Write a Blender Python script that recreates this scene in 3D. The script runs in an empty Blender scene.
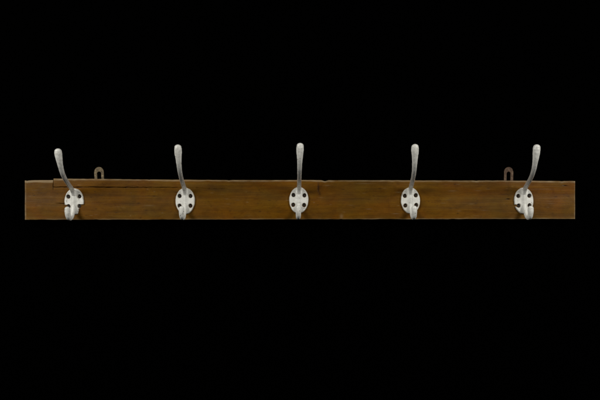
import bpy, math, random
import numpy as np
from mathutils import Vector, noise

random.seed(4)
scene = bpy.context.scene
col = scene.collection
MM = 0.001
D = 1.35                      # camera to the front of the board, metres

def px(x, y):                 # photograph pixel -> metres on the board's front plane
    return (x - 300) * 0.002, (200 - y) * 0.002

# ------------------------------------------------------------------ helpers
def link(name, mesh, mat, parent=None):
    o = bpy.data.objects.new(name, mesh)
    col.objects.link(o)
    if mat: mesh.materials.append(mat)
    if parent: o.parent = parent
    return o

def mesh_from(name, verts, faces, smooth=True):
    me = bpy.data.meshes.new(name)
    me.from_pydata([tuple(v) for v in verts], [], faces)
    me.update()
    if smooth:
        me.polygons.foreach_set('use_smooth', [True] * len(me.polygons))
    return me

def smoothstep(a, b, x):
    t = np.clip((x - a) / (b - a), 0, 1)
    return t * t * (3 - 2 * t)

def pnoise(x, y, z=0.0):
    return noise.noise(Vector((x, y, z)))

# ------------------------------------------------------------------ node helpers
def new_mat(name):
    m = bpy.data.materials.new(name); m.use_nodes = True
    nt = m.node_tree
    return m, nt, nt.nodes['Principled BSDF']

def N(nt, kind, **kw):
    n = nt.nodes.new(kind)
    for k, v in kw.items(): setattr(n, k, v)
    return n

def L(nt, a, b): nt.links.new(a, b)

def coords(nt, scale, rnd=True):
    tc = N(nt, 'ShaderNodeTexCoord')
    mp = N(nt, 'ShaderNodeMapping'); mp.inputs['Scale'].default_value = scale
    L(nt, tc.outputs['Object'], mp.inputs['Vector'])
    if rnd:
        oi = N(nt, 'ShaderNodeObjectInfo')
        mul = N(nt, 'ShaderNodeMath', operation='MULTIPLY'); mul.inputs[1].default_value = 37.0
        L(nt, oi.outputs['Random'], mul.inputs[0])
        L(nt, mul.outputs[0], mp.inputs['Location'])
    return mp.outputs['Vector']

def noise_tex(nt, vec, scale, detail=4, rough=0.6, dist=0.0):
    n = N(nt, 'ShaderNodeTexNoise')
    n.inputs['Scale'].default_value = scale; n.inputs['Detail'].default_value = detail
    n.inputs['Roughness'].default_value = rough; n.inputs['Distortion'].default_value = dist
    L(nt, vec, n.inputs['Vector'])
    return n.outputs['Fac']

def ramp(nt, fac, stops):
    r = N(nt, 'ShaderNodeValToRGB')
    els = r.color_ramp.elements
    while len(els) < len(stops): els.new(0.5)
    for e, (p, c) in zip(els, stops):
        e.position = p
        e.color = (c, c, c, 1) if isinstance(c, (int, float)) else (*c, 1)
    L(nt, fac, r.inputs['Fac'])
    return r.outputs['Color']

def mix(nt, fac, a, b, mode='MIX'):
    m = N(nt, 'ShaderNodeMix', data_type='RGBA', blend_type=mode)
    for sock, v in ((m.inputs[0], fac), (m.inputs[6], a), (m.inputs[7], b)):
        if hasattr(v, 'links'): L(nt, v, sock)
        elif isinstance(v, tuple): sock.default_value = (*v, 1)
        else: sock.default_value = v
    return m.outputs[2]

def attr(nt, name):
    a = N(nt, 'ShaderNodeAttribute'); a.attribute_name = name
    return a.outputs['Fac']

def bump(nt, height, strength, dist, bsdf, normal=None):
    b = N(nt, 'ShaderNodeBump')
    b.inputs['Strength'].default_value = strength; b.inputs['Distance'].default_value = dist
    L(nt, height, b.inputs['Height'])
    if normal: L(nt, normal, b.inputs['Normal'])
    if bsdf: L(nt, b.outputs['Normal'], bsdf.inputs['Normal'])
    return b.outputs['Normal']

# ------------------------------------------------------------------ materials
def wood_material():
    m, nt, b = new_mat('varnished_wood')
    grain_v = coords(nt, (2.6, 1, 48), False)
    fine_v = coords(nt, (9, 1, 420), False)
    patch_v = coords(nt, (3.2, 1, 14), False)
    grain = noise_tex(nt, grain_v, 2.2, 6, 0.62, 0.5)
    fine = noise_tex(nt, fine_v, 1.4, 4, 0.7)
    patch = noise_tex(nt, patch_v, 2.0, 3, 0.55, 0.3)
    c = ramp(nt, grain, [(0.24, (0.064, 0.0260, 0.0018)), (0.46, (0.082, 0.0335, 0.0023)),
                         (0.60, (0.092, 0.0395, 0.0027)), (0.8, (0.110, 0.0500, 0.0038))])
    warm = ramp(nt, patch, [(0.40, 0.0), (0.68, 1.0)])
    c = mix(nt, warm, c, mix(nt, 1.0, c, (1.22, 1.12, 0.75), 'MULTIPLY'))
    cool = ramp(nt, patch, [(0.25, 1.0), (0.46, 0.0)])
    c = mix(nt, cool, c, mix(nt, 1.0, c, (0.84, 0.86, 1.15), 'MULTIPLY'))
    fr = ramp(nt, fine, [(0.3, 0.84), (0.55, 1.0), (0.8, 1.12)])
    c = mix(nt, 1.0, c, fr, 'MULTIPLY')
    # uneven old varnish: soft blotches, then crisp dark pores and pale rubbed fibres along the grain
    blot = noise_tex(nt, coords(nt, (1, 1, 1.5), False), 38, 5, 0.68, 0.6)
    c = mix(nt, 1.0, c, ramp(nt, blot, [(0.30, (0.76, 0.72, 0.70)), (0.50, (1.0, 1.0, 1.0)), (0.72, (1.16, 1.20, 1.35))]), 'MULTIPLY')
    ch = noise_tex(nt, coords(nt, (1, 1, 1.4), False), 13, 3, 0.5, 0.8)
    c = mix(nt, 1.0, c, ramp(nt, ch, [(0.34, (1.05, 0.95, 0.85)), (0.5, (1.0, 1.02, 1.0)), (0.66, (0.92, 1.03, 1.05))]), 'MULTIPLY')
    pore = noise_tex(nt, coords(nt, (1, 1, 13), False), 62, 3, 0.55, 0.15)
    c = mix(nt, ramp(nt, pore, [(0.60, 0.0), (0.69, 0.42)]), c, (0.030, 0.012, 0.0025))
    rub = noise_tex(nt, coords(nt, (1, 1, 16), False), 43, 3, 0.6, 0.2)
    c = mix(nt, ramp(nt, rub, [(0.62, 0.0), (0.74, 0.28)]), c, (0.150, 0.085, 0.022))
    # fine speckle of old dirt caught in the varnish
    sp = noise_tex(nt, coords(nt, (1, 1, 1.7), False), 420, 2, 0.5)
    spm = ramp(nt, sp, [(0.60, 0.0), (0.72, 0.55)])
    c = mix(nt, spm, c, (0.035, 0.017, 0.006))
    c = mix(nt, attr(nt, 'stain'), c, (0.014, 0.007, 0.003))
    c = mix(nt, attr(nt, 'scuff'), c, (0.200, 0.145, 0.078))
    L(nt, c, b.inputs['Base Color'])
    rr = ramp(nt, patch, [(0.3, 0.50), (0.7, 0.34)])
    L(nt, rr, b.inputs['Roughness'])
    b.inputs['Specular IOR Level'].default_value = 0.12
    n1 = bump(nt, fine, 0.35, 0.0006, None)
    bump(nt, grain, 0.35, 0.0012, b, n1)
    return m

def enamel_material():
    m, nt, b = new_mat('worn_white_enamel')
    v = coords(nt, (1, 1, 1))
    big = noise_tex(nt, v, 70, 4, 0.6, 0.4)
    fine = noise_tex(nt, v, 420, 4, 0.65)
    streak = noise_tex(nt, coords(nt, (1, 1, 0.22)), 330, 3, 0.6)
    c = ramp(nt, big, [(0.30, (0.45, 0.44, 0.395)), (0.52, (0.55, 0.54, 0.49)), (0.75, (0.61, 0.60, 0.555))])
    worn_shade = ramp(nt, streak, [(0.54, 0.0), (0.66, 0.9)])
    worn_shade = mix(nt, 1.0, worn_shade, attr(nt, 'worn_shade'), 'MULTIPLY')
    c = mix(nt, worn_shade, c, (0.17, 0.16, 0.14))  # bare-metal streaks, coloured dark to paint in the shaft's shaded core as well
    c = mix(nt, ramp(nt, attr(nt, 'worn_shade'), [(0.0, 0.0), (1.0, 0.45)]), c, (0.46, 0.455, 0.43))
    c = mix(nt, attr(nt, 'grime'), c, (0.20, 0.165, 0.11))
    grime = ramp(nt, fine, [(0.60, 0.0), (0.70, 0.8)])
    c = mix(nt, grime, c, (0.24, 0.20, 0.14))
    chip = noise_tex(nt, v, 160, 3, 0.5, 1.2)
    c = mix(nt, ramp(nt, chip, [(0.67, 0.0), (0.695, 0.8)]), c, (0.12, 0.10, 0.085))
    L(nt, c, b.inputs['Base Color'])
    rgh = ramp(nt, big, [(0.3, 0.55), (0.7, 0.36)])
    L(nt, mix(nt, attr(nt, 'worn_shade'), rgh, (0.30, 0.30, 0.30)), b.inputs['Roughness'])
    L(nt, ramp(nt, attr(nt, 'worn_shade'), [(0.2, 0.0), (1.0, 0.6)]), b.inputs['Metallic'])
    b.inputs['Specular IOR Level'].default_value = 0.4
    n1 = bump(nt, big, 0.4, 0.0012, None)
    bump(nt, fine, 0.25, 0.0004, b, n1)
    return m

def metal_material(name, c0, c1, c2, scale=260, rough=0.6, metallic=0.5):
    m, nt, b = new_mat(name)
    v = coords(nt, (1, 1, 1))
    f = noise_tex(nt, v, scale, 5, 0.65, 0.5)
    L(nt, ramp(nt, f, [(0.3, c0), (0.5, c1), (0.68, c2)]), b.inputs['Base Color'])
    b.inputs['Roughness'].default_value = rough; b.inputs['Metallic'].default_value = metallic
    bump(nt, f, 0.5, 0.0005, b)
    return m

WOOD = wood_material()
ENAMEL = enamel_material()
SCREW = metal_material('rusty_dark_steel', (0.006, 0.005, 0.004), (0.013, 0.010, 0.007), (0.03, 0.017, 0.010), 500)
BRASS = metal_material('tarnished_brass', (0.035, 0.024, 0.011), (0.10, 0.072, 0.036), (0.22, 0.17, 0.095), 170)
RUST = metal_material('rusted_steel', (0.030, 0.013, 0.005), (0.062, 0.034, 0.017), (0.135, 0.092, 0.056), 170)

# ------------------------------------------------------------------ backdrop
mb, nt, bs = new_mat('black_velvet')
bs.inputs['Base Color'].default_value = (0.0002, 0.0002, 0.0002, 1)
bs.inputs['Roughness'].default_value = 1.0
bs.inputs['Specular IOR Level'].default_value = 0.0
vn = noise_tex(nt, coords(nt, (1, 1, 1), False), 900, 2, 0.5)
L(nt, ramp(nt, vn, [(0.3, 0.00012), (0.7, 0.00028)]), bs.inputs['Base Color'])
T = 0.018                                     # board thickness
W = T + 0.0024                                # wall plane, just behind the hanging plates
wv = [(-4, W, -3), (4, W, -3), (4, W, 3), (-4, W, 3), (-4, W + .03, -3), (4, W + .03, -3), (4, W + .03, 3), (-4, W + .03, 3)]
wf = [(0, 1, 2, 3), (7, 6, 5, 4), (0, 4, 5, 1), (1, 5, 6, 2), (2, 6, 7, 3), (3, 7, 4, 0)]
wall = link('backdrop', mesh_from('backdrop', wv, wf, False), mb)
wall['kind'] = 'structure'

# ------------------------------------------------------------------ the rack
rack = bpy.data.objects.new('coat_rack', None); col.objects.link(rack)
rack.empty_display_size = 0.05
rack['label'] = 'long brown wooden coat rack with five white metal hooks, hung on black'
rack['category'] = 'coat rack'

# ---- board: a dense front face with real cracks, nicks and worn arrises
XL, XR = px(24.6, 0)[0], px(575.3, 0)[0]
XS = px(53.3, 0)[0]                           # where the upper strip has split away
xs = np.arange(XL, XR, 0.001)
xs = np.sort(np.concatenate([xs, [XS - .0003, XS - .0001, XS + .0001, XS + .0003, XR],
                             XL + np.array([.0002, .0004, .0007]), XR - np.array([.0002, .0004, .0007])]))
ztop_px = np.interp((xs / .002 + 300), [24, 53.25, 53.35, 70, 120, 200, 300, 420, 520, 576],
                    [180.6, 180.0, 178.5, 178.7, 179.1, 179.9, 180.1, 180.3, 180.6, 181.0])
zbot_px = np.interp((xs / .002 + 300), [24, 120, 300, 420, 576], [219.9, 219.8, 219.5, 219.3, 219.0])
zt = (200 - ztop_px) * .002; zb = (200 - zbot_px) * .002
for i, x in enumerate(xs):
    zt[i] += .0005 * pnoise(x * 22, 1.3) + .00035 * pnoise(x * 95, 4.1)
    zb[i] += .0004 * pnoise(x * 25, 7.7) + .0003 * pnoise(x * 90, 9.2)
    # nicks out of the arrises
    for cx, w, d in ((325, 3.2, .0016), (149, 1.5, .0005), (476.5, 2.2, .0006), (229, 2, .0005), (27, 1.3, .001), (562, 2.0, .0008)):
        zt[i] -= d * math.exp(-((x / .002 + 300 - cx) / w) ** 2 * 2)
    for cx, w, d in ((341, 2, .0006), (96, 3, .0005), (452, 4, .0005), (250, 2, .0005)):
        zb[i] += d * math.exp(-((x / .002 + 300 - cx) / w) ** 2 * 2)

e = np.array([0, .0001, .00025, .00045, .0007, .001, .0014, .0018, .0023])
H = 0.079
ts = np.concatenate([e, np.arange(.0027, H - .0024, .00036), H - e[::-1]]) / H
X, Tt = np.meshgrid(xs, ts, indexing='ij')
ZT, ZB = zt[:, None] + 0 * X, zb[:, None] + 0 * X
Z = ZB + Tt * (ZT - ZB)
# rounding of the four arrises
rr_t = np.array([.0013 + .0009 * pnoise(x * 30, 2.2) for x in xs])[:, None]
rr_b = np.array([.0012 + .0008 * pnoise(x * 26, 5.2) for x in xs])[:, None]
def round_off(d, r):
    u = np.clip((r - d) / r, 0, 1)
    return r * (1 - np.sqrt(np.clip(1 - u * u, 0, 1)))
Y = round_off(ZT - Z, rr_t) + round_off(Z - ZB, rr_b) + round_off(X - XL, .0016) + round_off(XR - X, .0013)
# gentle waviness of an old planed face
wav = np.array([.0004 * pnoise(x * 6, 0.4) for x in xs])[:, None]
Y += wav * 1.0 + .0003 * np.sin(Z * 130 + 3 * wav * 1000)

def groove(points, half, depth):
    """points: (px, py, k) polyline with k the local share of width and depth."""
    global Y
    best = np.zeros_like(X)
    for (x0, y0, k0), (x1, y1, k1) in zip(points[:-1], points[1:]):
        ax, az = px(x0, y0); bx, bz = px(x1, y1)
        L2 = (bx - ax) ** 2 + (bz - az) ** 2
        t = np.clip(((X - ax) * (bx - ax) + (Z - az) * (bz - az)) / L2, 0, 1)
        d = np.hypot(X - ax - t * (bx - ax), Z - az - t * (bz - az))
        k = k0 + t * (k1 - k0)
        s = np.clip(1.15 - d / (half * np.maximum(k, 1e-3)), 0, 1) * k * depth
        best = np.maximum(best, s)
    Y = Y + best
random.seed(11)
crack = []
for x in np.arange(53.3, 246, 3.0):
    base = np.interp(x, [53, 85, 150, 182, 200, 246], [187.0, 187.0, 187.4, 187.5, 188.2, 188.6])
    k = np.interp(x, [53, 60, 120, 165, 185, 215, 246], [.8, .9, 1.0, .8, .45, .35, .0])
    crack.append((x, base + random.uniform(-.22, .22), max(0, k * random.uniform(.5, 1.2))))
groove(crack, .00078, .006)
groove([(53.3, 177, .7), (53.4, 183, .6), (53.1, 187, .8), (53.2, 190.3, .2)], .0007, .004)
groove([(55, 203.4, .2), (58, 203.3, .7), (63, 203.6, .9), (67, 203.5, 1)], .0006, .003)
groove([(318.6, 180, .9), (317.6, 186, .8), (317.9, 190, 1), (319.4, 194, .7), (322, 197, .1)], .0007, .0007)
groove([(505, 188.2, .1), (509, 188.1, .7), (513, 188.5, .2)], .0005, .002)
groove([(562, 185.2, .1), (565, 185.5, .9), (568, 185.4, .2)], .0006, .002)
groove([(506, 198.8, .3), (508.4, 199, 1), (510.5, 199, .3)], .0009, .002)

# stains and scuffs as their own marks on the varnish
stain = np.zeros_like(X); scuff = np.zeros_like(X)
def mark(arr, cx, cy, wx, wy, a):
    x0, z0 = px(cx, cy)
    arr += a * np.exp(-((X - x0) / (wx * .002)) ** 2 - ((Z - z0) / (wy * .002)) ** 2)
for a in ((508, 199, 2.6, .7, .8), (507, 190, 5, .6, .55), (505, 194.3, 6, .6, .35), (565, 185.5, 3.2, .7, .8), (326, 181, 4, 1.2, .7),
          (318.4, 187, .9, 5, .6), (319.8, 194, 1.2, 1.6, .5), (319, 189, 2.4, 4, .25), (312, 192, 8, 2, .3), (402, 190, 6, 3, .25), (62, 203.5, 4, .6, .5), (40, 193, 6, .4, .2),
          (260, 211.5, 1.2, .7, .6), (230, 211, .9, .7, .5), (96, 209, 1, .7, .4), (356, 199, 14, .6, .25), (450, 208, 18, .6, .2),
          (95, 187.3, 45, .8, .4), (548, 207, 9, .7, .25), (140, 196, 22, .7, .18), (282, 188, 12, 2, .3), (220, 189.5, 26, .8, .35), (430, 190, 10, 2, .2)):
    mark(stain, *a)
for a in ((149, 205.5, 5, .6, .2), (341.5, 216.5, 1.6, 2.2, .3), (35, 190, 5, .5, .12), (477, 181.6, 2.2, .7, .75),
          (473, 181.4, 1.2, .5, .5), (228, 204, 2.5, .5, .12), (545, 189, 10, .5, .18), (555, 198, 12, .4, .12), (365, 183.5, 8, .5, .2)):
    mark(scuff, *a)
random.seed(21)
for _ in range(70):
    mark(scuff, random.uniform(28, 572), random.uniform(184, 217), random.uniform(.5, 3.5), random.uniform(.3, .45), random.uniform(.08, .32))
for _ in range(60):
    mark(stain, random.uniform(28, 572), random.uniform(183, 218), random.uniform(.4, 1.6), random.uniform(.35, .6), random.uniform(.25, .7))
for _ in range(16):
    mark(stain, random.uniform(28, 572), random.uniform(183, 218), random.uniform(5, 16), random.uniform(.4, 2.2), random.uniform(.1, .22))
# worn arrises
zz = ZB[0] + Tt[0] * (ZT[0] - ZB[0])
end_wear = np.array([max(.1, .85 + .7 * pnoise(q * 90, 12.3) + .5 * pnoise(q * 330, 3.3)) for q in zz])
for i, x in enumerate(xs):
    P = x / .002 + 300
    wt = float(np.interp(P, [52, 54, 70], [.0060, .0042, .0038])) + .0014 * pnoise(x * 14, 3.3) + .001 * pnoise(x * 70, 8.3)
    kt = np.interp(P, [24, 53, 54, 120, 300, 420, 576], [1., 1., .8, .85, .75, .75, .85]) * max(.15, .72 + .55 * pnoise(x * 18, 1.1) + .5 * pnoise(x * 75, 3.1))
    scuff[i] += kt * smoothstep(1.0, 0.5, (zt[i] - Z[i]) / max(wt, .0008))
    wb = .0023 + .001 * pnoise(x * 16, 6.3) + .0008 * pnoise(x * 80, 2.3)
    kb = np.interp(P, [24, 50, 180, 300, 390, 400, 462, 470, 576], [.65, .55, .55, .5, .6, 1.0, 1.0, .55, .7]) * max(.15, .75 + .6 * pnoise(x * 20, 5.1) + .4 * pnoise(x * 85, 2.6))
    scuff[i] += kb * smoothstep(1.0, 0.5, (Z[i] - zb[i]) / max(wb, .0004))
    scuff[i] += (.5 * smoothstep(.0042, .0012, np.full_like(Z[i], x - XL)) + .45 * smoothstep(.003, .0008, np.full_like(Z[i], XR - x))) * end_wear
stain = np.clip(stain, 0, 1); scuff = np.clip(scuff, 0, .85)

nx, nz = X.shape
V = np.stack([X, Y, Z], -1).reshape(-1, 3)
idx = np.arange(nx * nz).reshape(nx, nz)
quads = np.stack([idx[:-1, :-1], idx[1:, :-1], idx[1:, 1:], idx[:-1, 1:]], -1).reshape(-1, 4)
ring = np.concatenate([idx[:, 0], idx[-1, 1:], idx[-2::-1, -1], idx[0, -2:0:-1]])
back = V[ring].copy(); back[:, 1] = T
b0 = len(V); V = np.concatenate([V, back])
nr = len(ring); bi = b0 + np.arange(nr)
sides = np.stack([ring, bi, np.roll(bi, -1), np.roll(ring, -1)], -1)
me = bpy.data.meshes.new('board')
faces = np.concatenate([quads, sides])
me.vertices.add(len(V)); me.vertices.foreach_set('co', V.astype(np.float32).ravel())
nl = faces.size + nr
me.loops.add(nl); me.polygons.add(len(faces) + 1)
me.loops.foreach_set('vertex_index', np.concatenate([faces.ravel(), bi[::-1]]).astype(np.int32))
me.polygons.foreach_set('loop_start', np.concatenate([np.arange(len(faces)) * 4, [faces.size]]).astype(np.int32))
me.polygons.foreach_set('use_smooth', np.concatenate([np.ones(len(quads), bool), np.zeros(nr + 1, bool)]))
me.update(calc_edges=True); me.validate()
for nm, arr in (('stain', stain), ('scuff', scuff)):
    a = me.attributes.new(nm, 'FLOAT', 'POINT')
    full = np.concatenate([arr.reshape(-1), arr.reshape(-1)[ring]])
    a.data.foreach_set('value', full.astype(np.float32))
board = link('board', me, WOOD, rack)
board['label'] = 'brown varnished board with a long crack under its split top edge'

# ------------------------------------------------------------------ coat hooks
def spline(points, n):
    P = [np.array(p, float) for p in points]
    P = [2 * P[0] - P[1]] + P + [2 * P[-1] - P[-2]]
    out = []
    segs = len(P) - 3
    for i in range(n):
        u = i / (n - 1) * segs; s = min(int(u), segs - 1); t = u - s
        a, b, c, d = P[s:s + 4]
        out.append(.5 * ((2 * b) + (c - a) * t + (2 * a - 5 * b + 4 * c - d) * t * t + (3 * b - a - 3 * c + d) * t ** 3))
    return out

def prong(name, pts, n, seed, worn_shade_fn):
    """pts rows: x, y, z, half width across, half thickness, all in mm. Ends in a dome."""
    S = spline(pts, n); SEG = 28
    C = [s[:3] for s in S]; verts = []; faces = []; worn_shade = []
    for i, s in enumerate(S):
        t = C[min(i + 1, n - 1)] - C[max(i - 1, 0)]; t /= np.linalg.norm(t)
        side = np.array([1., 0, 0]); side -= t * side.dot(t); side /= np.linalg.norm(side)
        up = np.cross(t, side)
        for k in range(SEG):
            a = 2 * math.pi * k / SEG
            p = s[:3] + side * math.cos(a) * s[3] + up * math.sin(a) * s[4]
            p = p + (p - s[:3]) * .07 * pnoise(p[0] * .22 + seed, p[2] * .22, p[1] * .22)
            verts.append(p * MM); worn_shade.append(worn_shade_fn(i / (n - 1)))
    last = S[-1]; t = C[-1] - C[-2]; t /= np.linalg.norm(t)
    side = np.array([1., 0, 0]); side -= t * side.dot(t); side /= np.linalg.norm(side); up = np.cross(t, side)
    rings = n
    for q in range(1, 9):
        ph = q / 9 * math.pi / 2
        for k in range(SEG):
            a = 2 * math.pi * k / SEG
            p = last[:3] + t * math.sin(ph) * last[4] * .85 + (side * math.cos(a) * last[3] + up * math.sin(a) * last[4]) * math.cos(ph)
            verts.append(p * MM); worn_shade.append(worn_shade_fn(1))
        rings += 1
    verts.append((last[:3] + t * last[4] * .85) * MM); worn_shade.append(worn_shade_fn(1))
    for i in range(rings - 1):
        for k in range(SEG):
            k2 = (k + 1) % SEG
            faces.append((i * SEG + k, i * SEG + k2, (i + 1) * SEG + k2, (i + 1) * SEG + k))
    for k in range(SEG):
        faces.append(((rings - 1) * SEG + k, (rings - 1) * SEG + (k + 1) % SEG, len(verts) - 1))
    faces.append(tuple(reversed(range(SEG))))
    me = mesh_from(name, verts, faces)
    a = me.attributes.new('worn_shade', 'FLOAT', 'POINT'); a.data.foreach_set('value', worn_shade)
    return me

HX, HZ = 10.9, 9.7                              # screw holes, mm from the plate's centre
def backplate(seed, cuts):
    """A cast oval plate with a raised spine, as one relief surface running into the board."""
    st = .4
    gx = np.arange(-21, 21.01, st); gz = np.arange(-28.5, 28.51, st)
    A, B = np.meshgrid(gx, gz, indexing='ij')
    wob = np.array([[.35 * pnoise(a * .12 + seed, b * .12) for b in gz] for a in gx])
    rim = (1 - np.hypot(A / 19.3, B / 26.6)) * 21 + wob         # ~ mm inside the rim
    dist = rim
    for sx in (-1, 1):
        for sz in (-1, 1):
            dist = np.minimum(dist, np.hypot(A - sx * HX, B - sz * HZ) - 3.6 + wob * .6)
    for kind, *p in cuts:
        if kind == 'slot':
            ax, az, bx, bz, r = p
            t = np.clip(((A - ax) * (bx - ax) + (B - az) * (bz - az)) / ((bx - ax) ** 2 + (bz - az) ** 2), 0, 1)
            rag = np.array([[.7 * pnoise(a * .5, b * .5, 3) for b in gz] for a in gx])
            dist = np.minimum(dist, np.hypot(A - ax - t * (bx - ax), B - az - t * (bz - az)) - r + rag)
        else:                                                    # a ragged half-plane broken off
            ox, oz, nx_, nz_ = p
            rag = np.array([[1.5 * pnoise(a * .35, b * .35, 9) + .6 * pnoise(a * 1.1, b * 1.1, 5) for b in gz] for a in gx])
            inside = (A - ox) * nx_ + (B - oz) * nz_
            region = np.where(B < -6, inside + rag, -9)
            dist = np.minimum(dist, -region)
    edge = smoothstep(-.2, 1.1, dist)
    h = 2.6 + 1.0 * (1 - (A / 19.3) ** 2 * .6 - (B / 26.6) ** 2 * .4) + wob * .5
    ridge = 3.3 * np.exp(-(A / 4.3) ** 2) * smoothstep(-27, -14, B) * smoothstep(27, 13, B)
    h = (h + ridge) * edge - .7 * (1 - edge)
    keep = dist > -.6
    ids = -np.ones(A.shape, int); verts = []; faces = []
    def vid(i, j):
        if ids[i, j] < 0:
            ids[i, j] = len(verts); verts.append((A[i, j] * MM, -h[i, j] * MM, B[i, j] * MM))
        return ids[i, j]
    for i in range(len(gx) - 1):
        for j in range(len(gz) - 1):
            if keep[i:i + 2, j:j + 2].all():
                faces.append((vid(i, j), vid(i + 1, j), vid(i + 1, j + 1), vid(i, j + 1)))
    me = mesh_from('coat_hook', verts, faces)
    a = me.attributes.new('worn_shade', 'FLOAT', 'POINT'); a.data.foreach_set('value', [0.12] * len(verts))
    g = me.attributes.new('grime', 'FLOAT', 'POINT')
    gr = smoothstep(1.7, .2, dist) * (.45 + .5 * np.array([[pnoise(q * .3 + seed, p * .3, 2) for p in gz] for q in gx]))
    gv = np.zeros(len(verts)); gv[ids[ids >= 0]] = np.clip(gr, 0, .8)[ids >= 0]
    g.data.foreach_set('value', gv.astype(np.float32))
    return me

def screw_mesh(angle):
    """Domed slotted head, sunk in the plate's hole."""
    R, n = 2.75, 20
    verts = []; faces = []
    prof = [(1.0, -0.6), (1.0, .5), (.86, .95), (.6, 1.2), (.3, 1.32)]
    for r, h in prof:
        for k in range(n):
            a = 2 * math.pi * k / n
            x, z = R * r * math.cos(a), R * r * math.sin(a)
            d = abs(x * math.sin(angle) - z * math.cos(angle))
            hh = h - (.7 if (d < .5 and h > .6) else 0)
            verts.append((x * MM, -hh * MM, z * MM))
    verts.append((0, -.6 * MM, 0))
    for i in range(len(prof) - 1):
        for k in range(n):
            faces.append((i * n + k, (i + 1) * n + k, (i + 1) * n + (k + 1) % n, i * n + (k + 1) % n))
    for k in range(n):
        faces.append(((len(prof) - 1) * n + k, len(verts) - 1, (len(prof) - 1) * n + (k + 1) % n))
    return mesh_from('screw', verts, faces)

# centre pixel, tilt in degrees (clockwise +), height of the upper prong, reach of the upper prong, broken edges
HOOKS = [
    (74.3, 201.5, -1.0, .915, 1.03, [('slot', -HX, -HZ, -22, -8.6, 2.0), ('slot', HX, -HZ, 23, -12.5, 3.2), ('break', 10.5, -12, .96, -.28)],
     'outer left hook with its plate broken away at the lower right'),
    (185.2, 201.0, .3, .985, 1.0, [], None),
    (298.8, 200.2, 1.5, 1.0, 1.0, [], None),
    (410.4, 200.6, -2.6, .99, .97, [], None),
    (523.6, 200.8, -1.4, .985, .98, [('slot', -HX, -HZ, -22, -9.2, 1.7)], 'outer right hook with a notch broken into its plate at the lower left'),
]
UP = [(0, 3, -8, 3.6, 4.2), (0, .2, 5, 3.9, 4.4), (0, -2.6, 13, 4.1, 4.5), (0, -7, 20, 4.3, 4.6), (0, -13, 26, 4.3, 4.4), (0, -29, 35, 4.2, 4.3), (0, -48, 46, 4.1, 4.2), (0, -62, 58, 4.35, 4.3),
      (0, -71, 71, 4.8, 4.8), (0, -77, 83, 5.7, 5.5), (0, -80.5, 92, 6.7, 6.2), (0, -82.5, 98.5, 6.9, 6.3), (0, -83.5, 102.5, 6.4, 5.9)]
LOW = [(0, 1, 0, 4.2, 4.0), (0, -4, -10, 4.1, 4.2), (0, -8.5, -20, 4.1, 4.2), (0, -16, -29, 4.3, 4.2), (0, -26, -33.2, 4.6, 4.4),
       (0, -35, -30.5, 4.9, 4.7), (0, -39.5, -23, 5.3, 5.0), (0, -40.5, -16.5, 5.3, 4.9), (0, -40.5, -14, 5.2, 4.9)]
for i, (cx, cy, tilt, hs, rs, cuts, lab) in enumerate(HOOKS):
    seed = i * 3.7 + 1
    hook = link('coat_hook', backplate(seed, cuts), ENAMEL, rack)
    x, z = px(cx, cy)
    hook.location = (x, -.0002, z)
    hook.rotation_euler = (0, math.radians(tilt), 0)
    if lab: hook['label'] = lab
    hook['group'] = 'white coat hooks along the board'
    up = [(p[0], p[1] * rs, 8 + (p[2] - 8) * (hs if p[2] > 8 else 1), p[3], p[4]) for p in UP]
    link('upper_prong', prong('upper_prong', up, 70, seed, lambda u: .25 + .75 * float(smoothstep(.18, .40, u)) * (1 - 1.0 * float(smoothstep(.45, .80, u)))), ENAMEL, hook)  # wear plus painted shade peak on the lower shaft and fade before the knob
    low = [list(p) for p in LOW]
    link('lower_prong', prong('lower_prong', low, 54, seed + 20, lambda u: .2), ENAMEL, hook)
    for sx in (-1, 1):
        for sz in (-1, 1):
            s = link('screw', screw_mesh(random.uniform(0, math.pi)), SCREW, hook)
            s.location = (sx * HX * MM, .0002, sz * HZ * MM)

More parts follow.
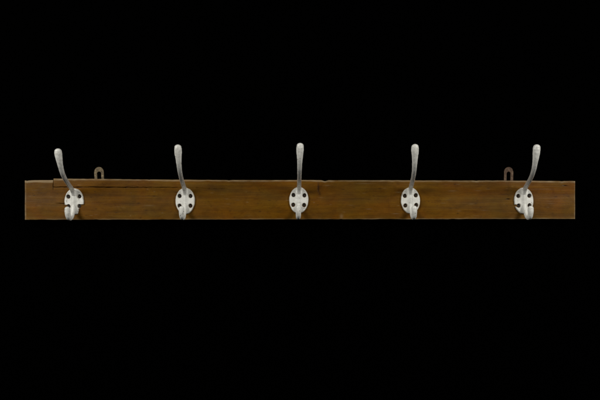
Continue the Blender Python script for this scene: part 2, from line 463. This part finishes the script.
# ------------------------------------------------------------------ hanging loops on the back of the board
def loop_plate(w_out, w_in, z0, z_slot_top, z_top, th, taper=0.0):
    """An upright strap with a tall open slot and a rounded top, edges softened."""
    def outline(half, top, bottom, n=16):
        pts = [(-half, bottom)]
        cz = top - half
        for k in range(n + 1):
            a = math.pi - math.pi * k / n
            pts.append((half * math.cos(a), cz + half * math.sin(a)))
        pts.append((half, bottom))
        return pts
    outer = outline(w_out / 2, z_top, z0)
    inner = outline(w_in / 2, z_slot_top, z0 + 8)
    ch = .45
    def shrink(pts, d, sgn, top, half):
        res = []
        cz = top - half
        for x, z in pts:
            if z > cz:
                r = math.hypot(x, z - cz); f = (r + sgn * d) / r
                res.append((x * f, cz + (z - cz) * f))
            else:
                res.append((x + math.copysign(sgn * d, x), z))
        return res
    o_in = shrink(outer, ch, -1, z_top, w_out / 2)
    i_out = shrink(inner, ch, 1, z_slot_top, w_in / 2)
    n = len(outer); verts = []; faces = []
    layers = [(inner, th), (inner, ch), (i_out, 0), (o_in, 0), (outer, ch), (outer, th)]
    for pts, y in layers:
        for x, z in pts:
            verts.append(((x + taper * (z - z0)) * MM, y * MM, z * MM))
    for l in range(len(layers)):
        m = (l + 1) % len(layers)
        for k in range(n - 1):
            faces.append((l * n + k, l * n + k + 1, m * n + k + 1, m * n + k))
    # foot: joins the two legs behind the board
    b = len(verts)
    for x, z in ((-w_out / 2, z0), (w_out / 2, z0), (w_out / 2, z0 + 8), (-w_out / 2, z0 + 8)):
        verts.append((x * MM * .98, .1 * MM, z * MM)); verts.append((x * MM * .98, (th - .1) * MM, z * MM))
    for k in range(4):
        k2 = (k + 1) % 4
        faces.append((b + 2 * k, b + 2 * k + 1, b + 2 * k2 + 1, b + 2 * k2))
    faces.append((b, b + 2, b + 4, b + 6)); faces.append((b + 7, b + 5, b + 3, b + 1))
    return mesh_from('hanging_loop', verts, faces, False)

PF = (D + T + .001) / D
for (cx, top, slot, wo, wi, tp, m, lab) in ((100.2, 166.9, 171.6, 9.0, 4.2, 0.0, BRASS, 'tarnished pale brass hanging loop'),
                                            (508.2, 167.0, 171.7, 8.7, 3.9, 0.0, RUST, 'dull rust brown hanging loop')):
    lp = link('hanging_loop', loop_plate(wo * 2 * PF, wi * 2 * PF, 0, (200 - slot) * 2 * PF - 12, (200 - top) * 2 * PF - 12, 2.2, tp), m, rack)
    lp.location = (px(cx, 0)[0] * PF, T + .0001, .012)
    lp.rotation_euler = (0, math.radians(-3 if cx < 300 else 1), 0)
    lp['label'] = lab
    lp['group'] = 'hanging loops on the back of the board'

# ------------------------------------------------------------------ light: two softboxes, high to left and right
def softbox(name, loc, aim, sx, sy, power, colr=(1, .985, .95)):
    l = bpy.data.lights.new(name, 'AREA'); l.shape = 'RECTANGLE'; l.size = sx; l.size_y = sy
    l.energy = power; l.color = colr
    o = bpy.data.objects.new(name, l); col.objects.link(o)
    o.location = loc
    o.rotation_euler = (Vector(aim) - Vector(loc)).to_track_quat('-Z', 'Y').to_euler()
    return o
softbox('softbox_lamp', (-1.75, -1.35, .85), (-.15, 0, 0), .7, .9, 51)
softbox('softbox_lamp', (1.75, -1.35, .85), (.15, 0, 0), .7, .9, 49)

w = bpy.data.worlds.new('World'); scene.world = w; w.use_nodes = True
bg = w.node_tree.nodes['Background']
bg.inputs['Color'].default_value = (0, 0, 0, 1); bg.inputs['Strength'].default_value = 0

# ------------------------------------------------------------------ camera
cam = bpy.data.cameras.new('camera'); co = bpy.data.objects.new('camera', cam); col.objects.link(co)
co.location = (0, -D, 0); co.rotation_euler = (math.radians(90), 0, 0)
cam.sensor_width = 36; cam.lens = 36 * D / 1.2
cam.clip_start = .01; cam.clip_end = 50
scene.camera = co
vs = scene.view_settings
vs.view_transform = 'Standard'; vs.look = 'None'; vs.exposure = 0; vs.gamma = 1
